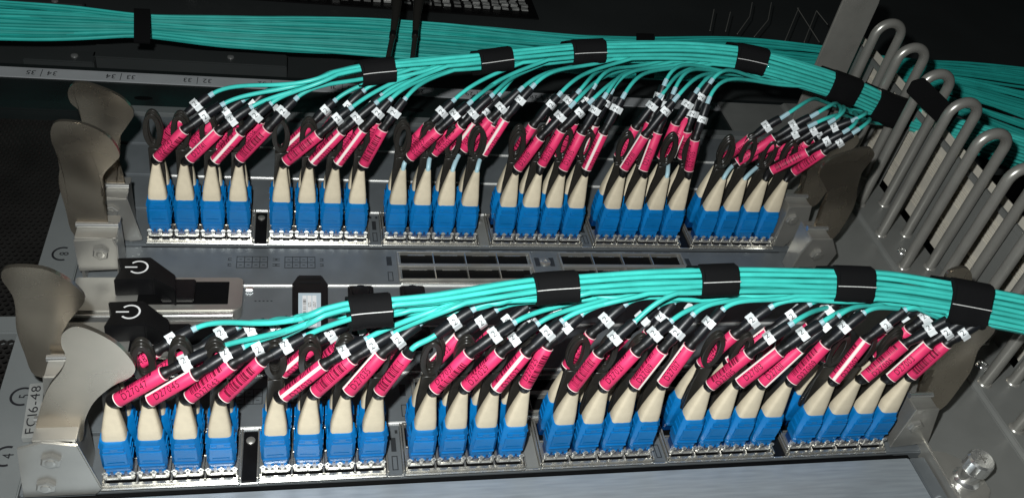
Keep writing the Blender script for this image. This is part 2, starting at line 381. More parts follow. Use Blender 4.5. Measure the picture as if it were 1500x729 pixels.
def core_blade(slot, label):
    y0 = slot_y(slot)
    bl = thing('core_blade', label, 'blade', (190, y0 + SLOT / 2, 0), 'core blades with dark port blocks')
    faceplate(bl, y0)
    for cx in (57.6, 84.0):
        gp = MB(); cy = y0 + 19; wq, hq = 4.2, 4.6
        for i in range(5): gp.box((cx - 2 * wq + i * wq - .2, cy - hq, .05), (cx - 2 * wq + i * wq + .2, cy + hq, .14))
        for j in (-1, 0, 1): gp.box((cx - 2 * wq - .2, cy + j * hq - .2, .05), (cx + 2 * wq + .2, cy + j * hq + .2, .13))
        for i in range(4):
            for j in (-.5, .5): gp.box((cx - 1.5 * wq + i * wq - .8, cy + j * hq - .2, .05), (cx - 1.5 * wq + i * wq + .8, cy + j * hq + .2, .12))
        for sgn in (-1, 1):
            for j in (-.5, .5):
                bx = cx + sgn * 12.2
                gp.box((bx - 1, cy + j * hq - 1, .05), (bx + 1, cy + j * hq - .6, .12)).box((bx - 1, cy + j * hq + .6, .05), (bx + 1, cy + j * hq + 1, .12)).box((bx + sgn * .7 - .2, cy + j * hq - .6, .05), (bx + sgn * .7 + .2, cy + j * hq + .6, .12))
        obj('port_map_print', gp, 'print', bl, smooth=False)
    for xa, ya in ((141.5, y0 + 4.0), (240.8, y0 + 4.0)):
        wq = 19.4; W4 = wq * 4
        blk = obj('port_block', MB().box((xa - 2, ya - 2, .05), (xa + W4 + 2, ya - .9, 3)).box((xa - 2, ya + 21.4, .05), (xa + W4 + 2, ya + 22.5, 3)).box((xa - 2, ya + 8.9, .05), (xa + W4 + 2, ya + 11.6, 3))
                  .box((xa - 2, ya - .85, .05), (xa - .9, ya + 8.85, 2.9)).box((xa - 2, ya + 11.65, .05), (xa - .9, ya + 21.35, 2.9)).box((xa + W4 + .9, ya - .85, .05), (xa + W4 + 2, ya + 8.85, 2.9)).box((xa + W4 + .9, ya + 11.65, .05), (xa + W4 + 2, ya + 21.35, 2.9)), 'nickel2', bl, bevel=.2)
        for j in (0, 1):
            yy = ya + j * 12.5
            for k in range(4):
                x = xa + k * wq
                obj('port_shade_plate', MB().box((x + .3, yy - .8, .06), (x + wq - .3, yy + 8.8, .3)), 'dark', blk, smooth=False)  # port is not cut: a flat near-black plate paints the shade inside it
                if k: obj('port_divider', MB().box((x - .28, yy - .8, .06), (x + .28, yy + 8.8, 2.6)), 'chrome', blk, smooth=False)
                pins = MB()
                for q in range(6): pins.box((x + 2 + q * 2.9, yy - .7, .4), (x + 2.7 + q * 2.9, yy + .2, 1.3))
                obj('port_contacts', pins, 'chrome', blk, smooth=False)
                obj('port_spring', MB().box((x + 4.5, yy + 7.2, 1.4), (x + wq - 4.5, yy + 7.6, 1.8)), 'chrome', blk, smooth=False)
        obj('lower_lip', MB().box((xa - 1, ya - 4.2, .05), (xa + W4 + 1, ya - 2.5, 1.6)), 'bright', blk, bevel=.5)
        window(blk, xa - 6.5, ya + 16.5, 3, 7.5, True); window(blk, xa - 6.5, ya + 3.5, 3, 7.5, False)
        window(blk, xa + W4 + 6, ya + 16.5, 3, 7.5, True); window(blk, xa + W4 + 6, ya + 3.5, 3, 5, False)
        for k in range(4):
            window(blk, xa + 7.5 + k * wq, ya + 25, 5, 2.2, True); window(blk, xa + 13.5 + k * wq, ya + 25, 5, 2.2, False)
    p = Vec((230, y0 + 20.3, 0))
    obj('face_screw', MB().loft([[p + Vec((r * math.cos(k * .393), r * math.sin(k * .393), h)) for k in range(16)] for r, h in ((3.4, 0), (3.4, .6), (2.6, 1.1), (1.2, 1.1), (.9, .6))]), 'nickel2', bl)
    return bl
core8 = core_blade(8, 'core blade with printed port maps, in front of the rear connector row')
core5 = core_blade(5, 'core blade mostly hidden behind the near row of blue connectors')
bracket(core8, [(107, 352), (165, 350), (172, 362), (175, 395), (116, 398)], 128, 20, bolts=((148, 369),))
lever(core8, [(110, 345), (96, 305), (86, 268), (88, 232), (76, 210), (75, 188), (88, 178), (128, 184), (160, 202), (175, 226), (168, 238), (152, 256), (147, 285), (157, 345)], 139)
bracket(core8, [(1190, 350), (1220, 350), (1226, 372), (1210, 392), (1160, 392), (1172, 372)], 130, 18, bolts=((1196, 372),))
lever(core8, [(1190, 349), (1201, 320), (1213, 290), (1208, 273), (1200, 255), (1212, 237), (1238, 225), (1272, 217), (1281, 226), (1274, 238), (1263, 252), (1257, 272), (1250, 305), (1220, 350)], 139)
bracket(core5, [(62, 552), (92, 552), (96, 600), (66, 610)], 30, 20)
lever(core5, [(52, 550), (36, 518), (24, 482), (22, 448), (16, 428), (3, 410), (5, 395), (30, 391), (70, 396), (105, 415), (124, 438), (112, 457), (98, 475), (90, 505), (94, 548)], 41)
lever(core5, [(1392, 470), (1396, 440), (1392, 422), (1385, 410), (1392, 398), (1412, 392), (1422, 398), (1424, 412), (1420, 440), (1424, 470)], 44, amp=1)

# control blades with black power levers
def control_blade(slot, label, lift):
    y0 = slot_y(slot)
    bl = thing('control_blade', label, 'blade', (190, y0 + SLOT / 2, 0), 'control blades with power levers')
    faceplate(bl, y0)
    dy = 0 if slot == 7 else -SLOT
    def off(px, py, z): p = at(px, py, z=z); p.y += dy; return p
    # raised tray round the lever
    zt = 8.0; yl, yu = y0 + 5.5, y0 + SLOT - 1.5; xr = 54
    out = [Vec((-30, yl, .1)), Vec((xr - 5, yl, .1))] + [Vec((xr - 5 + 5 * math.sin(t), yl + 5 - 5 * math.cos(t), .1)) for t in [i * math.pi / 12 for i in range(1, 7)]] + \
          [Vec((xr - 3 + 3 * math.cos(t), yu - 3 + 3 * math.sin(t), .1)) for t in [i * math.pi / 8 for i in range(0, 5)]] + [Vec((-30, yu, .1))]
    tr = obj('lever_tray', MB().prism(out, (0, 0, zt)), 'nickel2', bl, bevel=.6)
    obj('tray_pocket', MB().box((2, yl + 4.5, zt + .05), (xr - 7, yu - 4, zt + .5)), 'dark', tr, bevel=.2)
    obj('tray_edge', MB().box((-30, yl - 2.6, .1), (xr - 4, yl - .3, zt - 1)), 'bright', tr, bevel=.6)
    zb, zh = zt + .2, 18.0
    head = [off(a, b, zh) for a, b in ((172, 377), (221, 376), (257, 402), (257, 425), (224, 408), (166, 410), (177, 393))]
    low = [Vec((p.x, p.y - 2, zb)) for p in head]
    pl = obj('power_lever', MB().loft([low, head]), 'black', bl, bevel=.5)
    obj('lever_root', MB().box((14, yl + 5.2, zt + .6), (30, yu - 4.6, zt + 3.2)), 'black', pl, bevel=.6)
    ic = MB(); c = off(203, 391, zh + .1); r0, r1 = 4.0, 4.9
    ang = [math.radians(180 + 42 + (360 - 84) * i / 28) for i in range(29)]
    for i in range(28):
        ic.add([c + Vec((r * math.cos(a), r * math.sin(a), 0)) for r, a in ((r0, ang[i]), (r1, ang[i]), (r1, ang[i + 1]), (r0, ang[i + 1]))], [(0, 1, 2, 3)])
    ic.add([c + Vec((x, y, 0)) for x, y in ((-6.6, -.42), (-.6, -.42), (-.6, .42), (-6.6, .42))], [(0, 1, 2, 3)])
    obj('power_symbol', ic, 'white_print', pl, smooth=False)
    obj('edge_clip', MB().box((55, y0 + SLOT - 5.6, .1), (59, y0 + SLOT - 2.6, 2.2)), 'bright', bl, bevel=.5)
    pr = MB()
    for q in range(5): pr.box((60 + q * 2.1, y0 + 20, .05), (61 + q * 2.1, y0 + 20.7, .12))
    obj('face_print', pr, 'print', bl, smooth=False)
    for kx in (117, 146):
        kn = obj('latch_knob', MB().box((kx - 7, y0 + 12, .1), (kx + 7, y0 + 29, 4)), 'black', bl, bevel=.8)
        obj('knob_dome', MB().loft([[Vec((kx + r * math.cos(k * .393), y0 + 23 + r * math.sin(k * .393), h)) for k in range(16)] for r, h in ((5, 4), (4.6, 5.2), (2.5, 5.6))]), 'black', kn)
    return bl
control_blade(7, 'control blade with white power symbol, the farther of the two black levers', 0)
control_blade(6, 'control blade with white power symbol, the nearer of the two black levers', 0)

# filler panels
def filler(slot, label, m='panel'):
    y0 = slot_y(slot)
    f = thing('filler_panel', label, 'panel', (190, y0 + SLOT / 2, 0), 'blank filler panels')
    faceplate(f, y0, m=m); return f
filler(10, 'blank grey filler panel just behind the rear connector row')
filler(11, 'blank grey filler panel between two bright seams behind the rear connectors')
filler(12, 'blank grey filler panel farthest back, next to the black rack rail')
f3 = thing('filler_panel', 'large blue-grey blank panel in front of the near connector row', 'panel', (190, -30, 0), 'blank filler panels')
obj('faceplate', MB().box((-33, -120, -6), (401, slot_y(4) - 2.6, .5)), 'panel2', f3, bevel=.8)
obj('edge_gasket', MB().box((-31, slot_y(4) - 2.3, -6), (402, slot_y(4) - .2, -.4)), 'dark', f3, bevel=.3)
obj('end_strip', MB().box((401.6, -120, -6), (410.6, slot_y(4) - 2.6, .3)), 'panel', f3, bevel=.6)
obj('end_flange', MB().box((411, -120, -5), (413.2, slot_y(4) + 9, 6)), 'nickel2', f3, bevel=.6)
obj('screw_tab', MB().prism([Vec((413.4, -34, .1)), Vec((432, -34, .1)), Vec((437, -29, .1)), Vec((437, -14, .1)), Vec((424, -4, .1)), Vec((413.4, -2, .1))], (0, 0, 1.6)), 'nickel2', f3, bevel=.5)
ts = thing('thumbscrew', 'shiny knurled thumbscrew beside the blue-grey panel', 'screw', (425, -22, 1.8))
c = Vec((425, -22, 1.8))
def ring(r, h, n=32, kn=0): return [c + Vec(((r + (kn if k % 2 else 0)) * math.cos(2 * math.pi * k / n), (r + (kn if k % 2 else 0)) * math.sin(2 * math.pi * k / n), h)) for k in range(n)]
obj('collar', MB().loft([ring(7.2, 0), ring(7.2, 1.6), ring(6.0, 2.4), ring(5.4, 3.0), ring(5.4, 9.5), ring(6.2, 9.6)]), 'bright', ts)
obj('knurled_head', MB().loft([ring(6.2, 9.7), ring(6.9, 10.4), ring(6.6, 10.6, kn=.35), ring(6.6, 17.5, kn=.35), ring(6.0, 18.8)]), 'bright', ts, angle=25)
mb = MB().box((425 - 2.6, -22.5, 20.45), (425 + 2.6, -21.5, 20.7)).box((424.5, -24.6, 20.45), (425.5, -22.6, 20.7)).box((424.5, -21.4, 20.45), (425.5, -19.4, 20.7))
obj('drive_slot', mb, 'nickel2', ts, smooth=False)

# pull-out service tag
sv = thing('service_tag', 'black plastic pull-out tag with silver barcode label', 'tag', (90, 117, 1))
o8 = [at(a, b, z=5) for a, b in ((428, 480), (428, 415), (437, 402), (471, 402), (480, 415), (480, 480))]
obj('tag_body', MB().prism([Vec((p.x, p.y, 1)) for p in o8], (0, 0, 4)), 'black', sv, bevel=.6)
for py in (407, 413.5):
    a, b = at(438, py, z=5.1), at(470, py, z=5.1); obj('grip_ridge', MB().box((a.x, a.y - .4, 5), (b.x, b.y + .4, 5.7)), 'black', sv, bevel=.2)
q = [at(a, b, z=5.1) for a, b in ((437, 429), (470, 429), (470, 480), (437, 480))]
sl = obj('silver_label', MB().prism([Vec((p.x, p.y, 5.05)) for p in q], (0, 0, .15)), 'slabel', sv, smooth=False)
xa, xb, yt, yb2 = q[0].x, q[1].x, q[0].y, q[2].y
mb = MB()
for k in range(3): mb.box((xa + 2.2 + k * 2.6, yb2 + 1, 5.22), (xa + 4.4 + k * 2.6, yt - 2, 5.27))
obj('label_fields', mb, 'white_print', sl, smooth=False)
mb = MB(); y = yt - 5
while y > yb2 + 2: mb.box((xa + 2.5, y - R.uniform(.3, .8), 5.3), (xa + 4.1, y, 5.34)); y -= R.uniform(1, 1.6)
flat_text(mb, '0ZS', 1.7, (xa + 5.9, yt - 9, 5.3), (0, 1, 0), (-1, 0, 0)); flat_text(mb, 'U057', 1.6, (xa + 8.5, yt - 9, 5.3), (0, 1, 0), (-1, 0, 0))
obj('label_barcode', mb, 'black_ink', sl, smooth=False)

# ------------------------------------------------------------------ right-hand tray, slotted wall and hoops
tr = thing('cable_tray', 'grey sheet-metal side tray with slotted wall beside the blades', 'tray', (470, 100, 0))
obj('tray_floor', MB().box((414.5, -160, -4), (470, 340, -.6)), 'tray', tr, bevel=.4)
obj('tray_step', MB().loft([[Vec((470.1, y, -.6)), Vec((472.5, y, 1.6)), Vec((506, y, 1.6)), Vec((506, y, -4)), Vec((470.1, y, -4))] for y in (-160, 340)]), 'tray', tr, bevel=.5)
# wall x = 506 .. 508 with upright slots
HY = [209.3 - 33.4 * k for k in range(-2, 8)]
wl = MB(); ZT = 62; ys = [340] + [v for h in HY for v in (h + 24.5, h + 11.5)] + [-160]
for i in range(0, len(ys), 2): wl.box((506.2, ys[i + 1], 0), (508.2, ys[i], ZT))
obj('slotted_wall', wl, 'tray', tr, bevel=.4)
obj('wall_top_rail', MB().box((506.0, -160, ZT + .05), (509, 340, ZT + 4)), 'tray', tr, bevel=.6)
rd = MB()
for k in range(100):
    z = (8 + k * 3.4) if k < 4 else 34 + (k - 4) * 3.4
    if z > 50: break
    rd.box((514.2, -160, z), (516, 340, z + 1.7))
rd.box((516.2, -160, -2), (518, 340, 66))
obj('ridged_liner', rd, 'ridge', tr, bevel=.5)
for i, (a, b) in enumerate(((1322, 369), (1439, 535))):
    p = at(a, b, z=1.7)
    sw = MB().loft([[p + Vec((r * math.cos(k * .393), r * math.sin(k * .393), h)) for k in range(16)] for r, h in ((4.2, 0), (4.0, .7), (3.0, 1.7), (1.6, 1.9), (1.4, 1.2))])
    obj('tray_screw', sw, 'bright', tr)
def hoop(y, h):
    pts = [Vec((478, y, 1.7)), Vec((478, y, 30)), Vec((478, y, 60)), Vec((478, y, h - 10))] + [Vec((488 - 10 * math.cos(t), y, h - 10 + 10 * math.sin(t))) for t in [i * math.pi / 14 for i in range(1, 14)]] + \
          [Vec((498, y, h - 10)), Vec((498, y, 60)), Vec((498, y, 30)), Vec((498, y, 1.7))]
    return pts
NTH = ['farthest', 'second farthest', 'third farthest', 'fourth farthest', 'fifth farthest', 'sixth farthest', 'seventh farthest', 'eighth farthest', 'ninth farthest', 'tenth farthest']
for k, y in enumerate(HY):
    t = thing('cable_hoop', 'grey U-shaped rod hoop, %s of the hoops standing on the tray' % NTH[k], 'hoop', (488, y, 1.7), 'cable guide hoops on the tray')
    hr = obj('hoop_rod', MB().tube(hoop(y, 110), 3.35, 18), 'rod', t)
    for x in (478, 498):
        p = Vec((x, y, 1.62)); obj('weld_ring', MB().loft([[p + Vec((r * math.cos(q * .393), r * math.sin(q * .393), hh)) for q in range(16)] for r, hh in ((4.5, 0), (4.0, .9), (3.4, 1.3))]), 'rod', t)
# tall flat finger plate
fp = thing('finger_plate', 'tall flat grey finger plate with rounded end behind the hoops', 'plate', (470, 300, 0))
pl = [Vec((459, 300, .1)), Vec((488, 300, .1)), Vec((488, 300, 112))] + [Vec((478 + 10 * math.cos(t), 300, 112 + 10 * math.sin(t))) for t in [i * math.pi / 12 for i in range(1, 7)]] + [Vec((469 - 10 * math.sin(t), 300, 112 + 10 * math.cos(t))) for t in [i * math.pi / 12 for i in range(0, 7)]]
obj('plate_sheet', MB().prism(pl, (0, 2.5, 0)), 'rod', fp, bevel=.7)

# ------------------------------------------------------------------ patch cables
# shared meshes of the connector
def rrect(wx, wy, z, ch, cx=0, cy=0):
    a, b = wx / 2, wy / 2
    return [Vec((cx + x, cy + y, z)) for x, y in ((-a + ch, -b), (a - ch, -b), (a, -b + ch), (a, b - ch), (a - ch, b), (-a + ch, b), (-a, b - ch), (-a, -b + ch))]
bmb = MB().loft([rrect(10.6, 8.4, 7.4, .8), rrect(11.4, 9.0, 8.3, .9), rrect(11.5, 9.1, 10.6, 1.0)])
bmb.loft([rrect(11.9, 9.2, 10.7, 1.0), rrect(12.5, 9.8, 11.4, 1.2), rrect(12.5, 9.8, 19.5, 1.7), rrect(11.7, 9.3, 26.4, 2.2), rrect(10.8, 8.4, 28, 2.2)])
for x in (-4.3, -1.45, 1.45, 4.3): bmb.box((x - .8, -4.9, 6.2), (x + .8, -3.6, 8.0))
for z in (14.5, 18.5, 22.5): bmb.box((6.0, -2.6, z), (6.5, 2.6, z + 1.4)).box((-6.5, -2.6, z), (-6.0, 2.6, z + 1.4))
body_me = bmb.mesh('connector_body', bevel=.22)
plate = MB().box((-4.7, -5.45, 14.2), (4.7, -4.5, 22.2)).box((-4.2, -5.3, 22.9), (4.2, -4.3, 25.6))
for x in (-2.8, 2.8): plate.box((x - 1.3, -5.75, 23.6), (x + 1.3, -5.2, 24.8))
plate.box((-5.3, -5.4, 11.7), (5.3, -4.6, 12.8)).box((-3.6, -5.75, 15.4), (3.6, -5.4, 16.2))
plate_me = plate.mesh('latch_plate', bevel=.2)
plug_me = MB().loft([rrect(4.8, 6.4, 2.2, .5), rrect(4.8, 6.4, 7.8, .5)]).mesh('lc_plug', bevel=.2)
def boot_loop(wx, wy, z, cx=0, cy=0, e=2.6):
    r = []
    for k in range(20):
        t = 2 * math.pi * k / 20; c_, s_ = math.cos(t), math.sin(t)
        r.append(Vec((cx + math.copysign(abs(c_) ** (2 / e), c_) * wx / 2, cy + math.copysign(abs(s_) ** (2 / e), s_) * wy / 2, z)))
    return r
boot_me = MB().loft([boot_loop(9.9, 7.4, 27.6, e=4.5), boot_loop(9.9, 7.3, 29, e=4.5), boot_loop(9.0, 6.5, 34, .1, 0, 4), boot_loop(7.1, 5.5, 40, .35, 0, 3.6), boot_loop(5.2, 4.4, 46, .7, 0, 3), boot_loop(3.7, 3.5, 50.4, 1.0), boot_loop(3.3, 3.1, 51, 1.0)]).mesh('cream_boot', angle=50)
def tab_mesh():
    mb = MB(); h = [(4.6, 24, 5.6), (4.9, 30, 7.2), (5.4, 40, 7.6), (6.2, 50, 6.6), (6.7, 57, 6.4)]
    mb.loft([[Vec((-w_ / 2, y, z)), Vec((w_ / 2, y, z)), Vec((w_ / 2, y + 2.0, z + .1)), Vec((-w_ / 2, y + 2.0, z + .1))] for y, z, w_ in h])
    ring_ = []; cz = 68; prof = [(3.0, 0), (3.0, 1.5), (4.6, 1.8), (4.6, -.3)]
    lo = []
    for k in range(28):
        t = 2 * math.pi * k / 28; L = 0
        ex = lambda r: Vec((r * .98 * math.sin(t), 0, cz + (r + 5.6 + (.8 if math.cos(t) < 0 else 0)) * -math.cos(t) * (1 if True else 1)))
        lo.append([Vec((p.x, 7.2 + q, p.z)) for p, q in ((ex(2.2), -.4), (ex(2.2), 1.6), (ex(4.9), 1.6), (ex(4.9), -.4))])
    lo.append(lo[0]); mb.loft(lo, cap=False)
    lo = []
    for k in range(29):
        t = 2 * math.pi * k / 28
        ex = lambda r: Vec((r * .98 * math.sin(t), 0, cz - (r + 5.7) * math.cos(t)))
        lo.append([Vec((p.x, 7.2 + q, p.z)) for p, q in ((ex(3.0), -.9), (ex(3.0), -.3), (ex(4.1), -.3), (ex(4.1), -.9))])
    mb.loft(lo, cap=False)
    return mb.mesh('pull_tab', bevel=.2, segs=1)
tab_me = tab_mesh()

# tag start, tag end, flag, sleeve end (photograph points) and what side of the tag shows: T text, B barcode, S seam, X text over barcode, Y barcode over text; x = bare fibre below the tag
LOWER = [((172,586),(240,546.5),(270,530),(307,514),'T'), ((220,586),(285,548),(330,520),(354,510),'Ts'), ((277,582),(339,533),(377,512),(404,499),'Y'), ((328,582),(382.6,529),(418,507),(444,494),'B'),
 ((415,580),(474,534),(503,514.6),(533.6,498),'S'), ((462,574),(516,525.6),(544.6,506),(573,490),'B'), ((510.6,573),(558,519),(582,498),(612.6,475),'Ts'), ((555.6,574),(597,519),(662,467),(690,455),'Bn'),
 ((636,570),(687,518),(724,491),(751,474),'X'), ((682,566),(732,517),(751,499),(785,476),'T'), ((727,568),(770,517),(800,487),(820.5,472),'S'), ((769,564),(801,507),(828,480),(850,462),'X'),
 ((839,568),(876.5,518),(899,494),(928.6,472),'B'), ((885,565),(931,515.6),(957,489),(981,472),'T'), ((930,563),(970,512),(991,488),(1013,463),'Tr'), ((971,560.6),(1010,507),(1039,475),(1057,455),'Ts'),
 ((1040.5,564),(1096.5,518),(1126,496),(1155,477),'Y'), ((1083.6,560.6),(1142,514.5),(1178,493.6),(1201,474),'Ts'), ((1116.6,560.6),(1171.4,510),(1206,478),(1226,464),'Tr'), ((1160,557),(1209,504.6),(1236,481.6),(1263.6,459.6),'Y'),
 ((1222,556),(1268,498),(1295,475),(1324,455),'S'), ((1266,553),(1324,504.5),(1361.6,483.6),(1388,469),'Y'), ((1304.6,553),(1359.5,504.5),(1385,486),(1408,472),'Ts'), ((1335,549.5),(1386,503),(1410,488),(1432,474),'B')]
UPPER = [((230.6,231.5),(270,191),(297,168),(323,155),'X'), ((278,233),(319.5,193),(338,175.6),(365.6,159),'Ts'), ((315,235),(352,194),(374,171),(395,153.6),'S'), ((351,232.6),(392,189),(411.6,162.4),(431,147),'B'),
 ((418.5,237),(467,197.5),(492,173),(511,161),'B'), ((458,237),(500,193),(524,175.6),(549,152.5),'S'), ((495,239),(531.5,190),(556,169),(570,148),'S'), ((532.6,241.4),(561,189),(575.4,164.6),(592,147),'B'),
 ((600.7,230.4),(642.4,191),(665.4,168),(685,153.6),'Xx'), ((635.7,224),(676,184),(694,170),(718,142.7),'Yx'), ((678.5,219.5),(718,174.5),(731,157),(759.7,134),'Tx'), ((708,225),(740,174.5),(762,149),(778,129.5),'Sx'),
 ((758.6,247),(791.5,202),(820,171),(834,158),'T'), ((793.5,241.4),(822,191),(845,162.4),(861.5,152.5),'T'), ((825,248),(851.7,195),(870,163.5),(883.5,145),'T'), ((859,247),(883.5,195),(902,160),(911,145),'S'),
 ((914,247),(944.5,198.6),(972,162.4),(986,149),'Ts'), ((942,249),(963,194),(973,155),(985,139),'Ts'), ((982,229),(1006,172),(1024.6,141.6),(1039,123),'Trx'), ((1009,249),(1018,204),(1027,176.7),(1035.6,152.5),'T'),
 ((1080,238),(1134,202),(1162.4,186.6),(1186.5,172),'Tx'), ((1131.7,230.4),(1191,202),(1220.5,186.6),(1246,178),'Bx'), ((1130,250),(1183,223),(1210,207),(1234,195),'B'), ((1163,252),(1207,222),(1228,208),(1248,196),'B')]

class Bundle:
    """a run of fibres: its upper edge follows sight lines at a given height over the face; strands keep their place in the cross-section"""
    def __init__(s, top, zs, p=2.36, x0=0, x1=1560, step=14):
        s.tx, s.ty = [a for a, b in top], [b for a, b in top]; s.zx, s.zz = [a for a, b in zs], [b for a, b in zs]; s.p = p
        s.x0, s.x1, s.step = x0, x1, step; s.cache = {}
    def frame(s, x):
        if x in s.cache: return s.cache[x]
        f = lambda q: at(q, interp(s.tx, s.ty, q), z=interp(s.zx, s.zz, q))
        P = f(x); T = (f(x + 6) - f(x - 6)).normalized(); W = (P - CAM).normalized(); W = (W - T * W.dot(T)).normalized(); V = T.cross(W)
        if V.z > 0: V = -V
        s.cache[x] = (P, T, V, W); return s.cache[x]
    def place(s, x, r, c, jr=0, jc=0):
        P, T, V, W = s.frame(x); return P + V * ((r + .5 + jr) * s.p) + W * ((c + .5 + jc) * s.p)
ROWN = [3, 4, 5, 6, 7, 8, 8, 9]
def shell(i):
    """place of the i-th fibre to join: rows are laid one under the other, the far side of a row first"""
    for r, n in enumerate(ROWN):
        if i < n: return r, (n - 1 - i) + (8 - n) / 2 - .8
        i -= n
def extent(n):
    r, c = shell(max(0, n - 1)); return r + 1, max(ROWN[:r + 1])
LB = Bundle([(420,462),(470,450),(510,440),(575,434),(640,428),(783,406),(850,401),(930,396),(1025,393),(1100,391),(1222,394),(1300,398),(1390,411),(1440,420),(1500,432),(1600,455)], [(0,98),(500,103),(1000,107),(1300,106),(1600,102)])
UB = Bundle([(430,118),(480,104),(530,93),(580,88),(640,83),(703,78),(750,72),(840,63),(890,61),(1000,61),(1080,67),(1125,76),(1180,92),(1225,107),(1265,122),(1310,142),(1340,152),(1400,172),(1450,185),(1500,200),(1600,235)], [(0,102),(600,106),(1000,107),(1130,104),(1240,90),(1310,75),(1370,64),(1450,60),(1600,50)])
STR_L = [(512, 574, 0), (783, 847, 1), (1026, 1080, 1), (1222, 1278, 1), (1392, 1450, 0)]
STR_U = [(530, 580, 1), (703, 750, 1), (838, 887, 1), (1080, 1126, 0), (1224, 1262, 0), (1290, 1338, 0)]

ORD = ['first', 'second', 'third', 'fourth', 'fifth', 'sixth']
def on_tube(o, a, n, u, x, r, th): return o + a * x + (n * math.cos(th) + u * math.sin(th)) * r

def make_tag(par, s, e, num, style, front):
    a = (e - s).normalized(); L = (e - s).length; n = (CAM - (s + e) / 2).normalized(); n = (n - a * n.dot(a)).normalized(); u = n.cross(a); r = 3.15
    N = 28; r = R.uniform(2.85, 3.1)
    tg = obj('label_tag', MB().loft([[on_tube(s, a, n, u, x, rr, 2 * math.pi * k / N) for k in range(N)] for x, rr in ((0, r - .25), (.25, r), (L * .5, r * 1.01), (L - .25, r), (L, r - .25))]), 'pink', par, angle=60)
    for x in (.0, L - .42):
        rim = MB().loft([[on_tube(s, a, n, u, x + d, r + rr, 2 * math.pi * k / N) for k in range(N)] for d, rr in ((0, -.1), (.05, .07), (.37, .07), (.42, -.1))], cap=False)
        obj('label_rim', rim, 'paper', tg)
    phi = {'T': 0.0, 'B': -1.15, 'S': .75, 'X': .45, 'Y': -.62}[style[0]] * -1 + R.uniform(-.12, .12)
    tx = MB()
    base = -phi * 0
    t0 = {'T': R.uniform(-.1, .12), 'B': 1.25, 'S': -.75, 'X': .52, 'Y': -.55}[style[0]]          # angle of the lettering; + turns towards the text's upper side
    b0 = t0 + (1.15 if style[0] in 'YT' else -1.15 if style[0] in 'XB' else -1.4)
    vs, fs, wd = string('D' + num, 2.95, .80, .16)
    k = .62 * L / wd if wd > .62 * L else 1
    for q in (0, math.pi):
        tx.add([on_tube(s, a, n, u, L * .17 + x * k, r * 1.01 + .06, t0 + q + (y - 1.45) / r) for x, y in vs], fs)
    obj('label_lettering', tx, 'ink', tg, smooth=False)
    bc = MB(); x = L * .14
    while x < L * .84:
        wv = R.choice((.22, .22, .45, .7, 1.1)); hw = (1.9 if style[0] == 'B' else 1.6) / r
        for q in (0, math.pi):
            bc.loft([[on_tube(s, a, n, u, xx, r * 1.01 + .05, b0 + q + hw * (j / 3 - 1)) for j in range(7)] for xx in (x, x + wv)], cap=False, close=False)
        x += wv + R.choice((.25, .35, .5))
    obj('label_barcode', bc, 'bars', tg, smooth=False)
    se = MB(); sa = {'S': .08, 'T': 1.0 if 's' in style else -1.05 if 'r' in style else 2.3, 'B': 2.2, 'X': 2.2, 'Y': 2.4}[style[0]]; hw = .24 if style[0] != 'S' else .26
    se.loft([[on_tube(s, a, n, u, x, r * 1.01 + .03 + .3 * math.sin(math.pi * j / 4), sa + hw * (j / 2 - 1)) for j in range(5)] for x in (.1, L - .1)], cap=False, close=False)
    obj('label_seam', se, 'paper', tg)
    return a, n, u

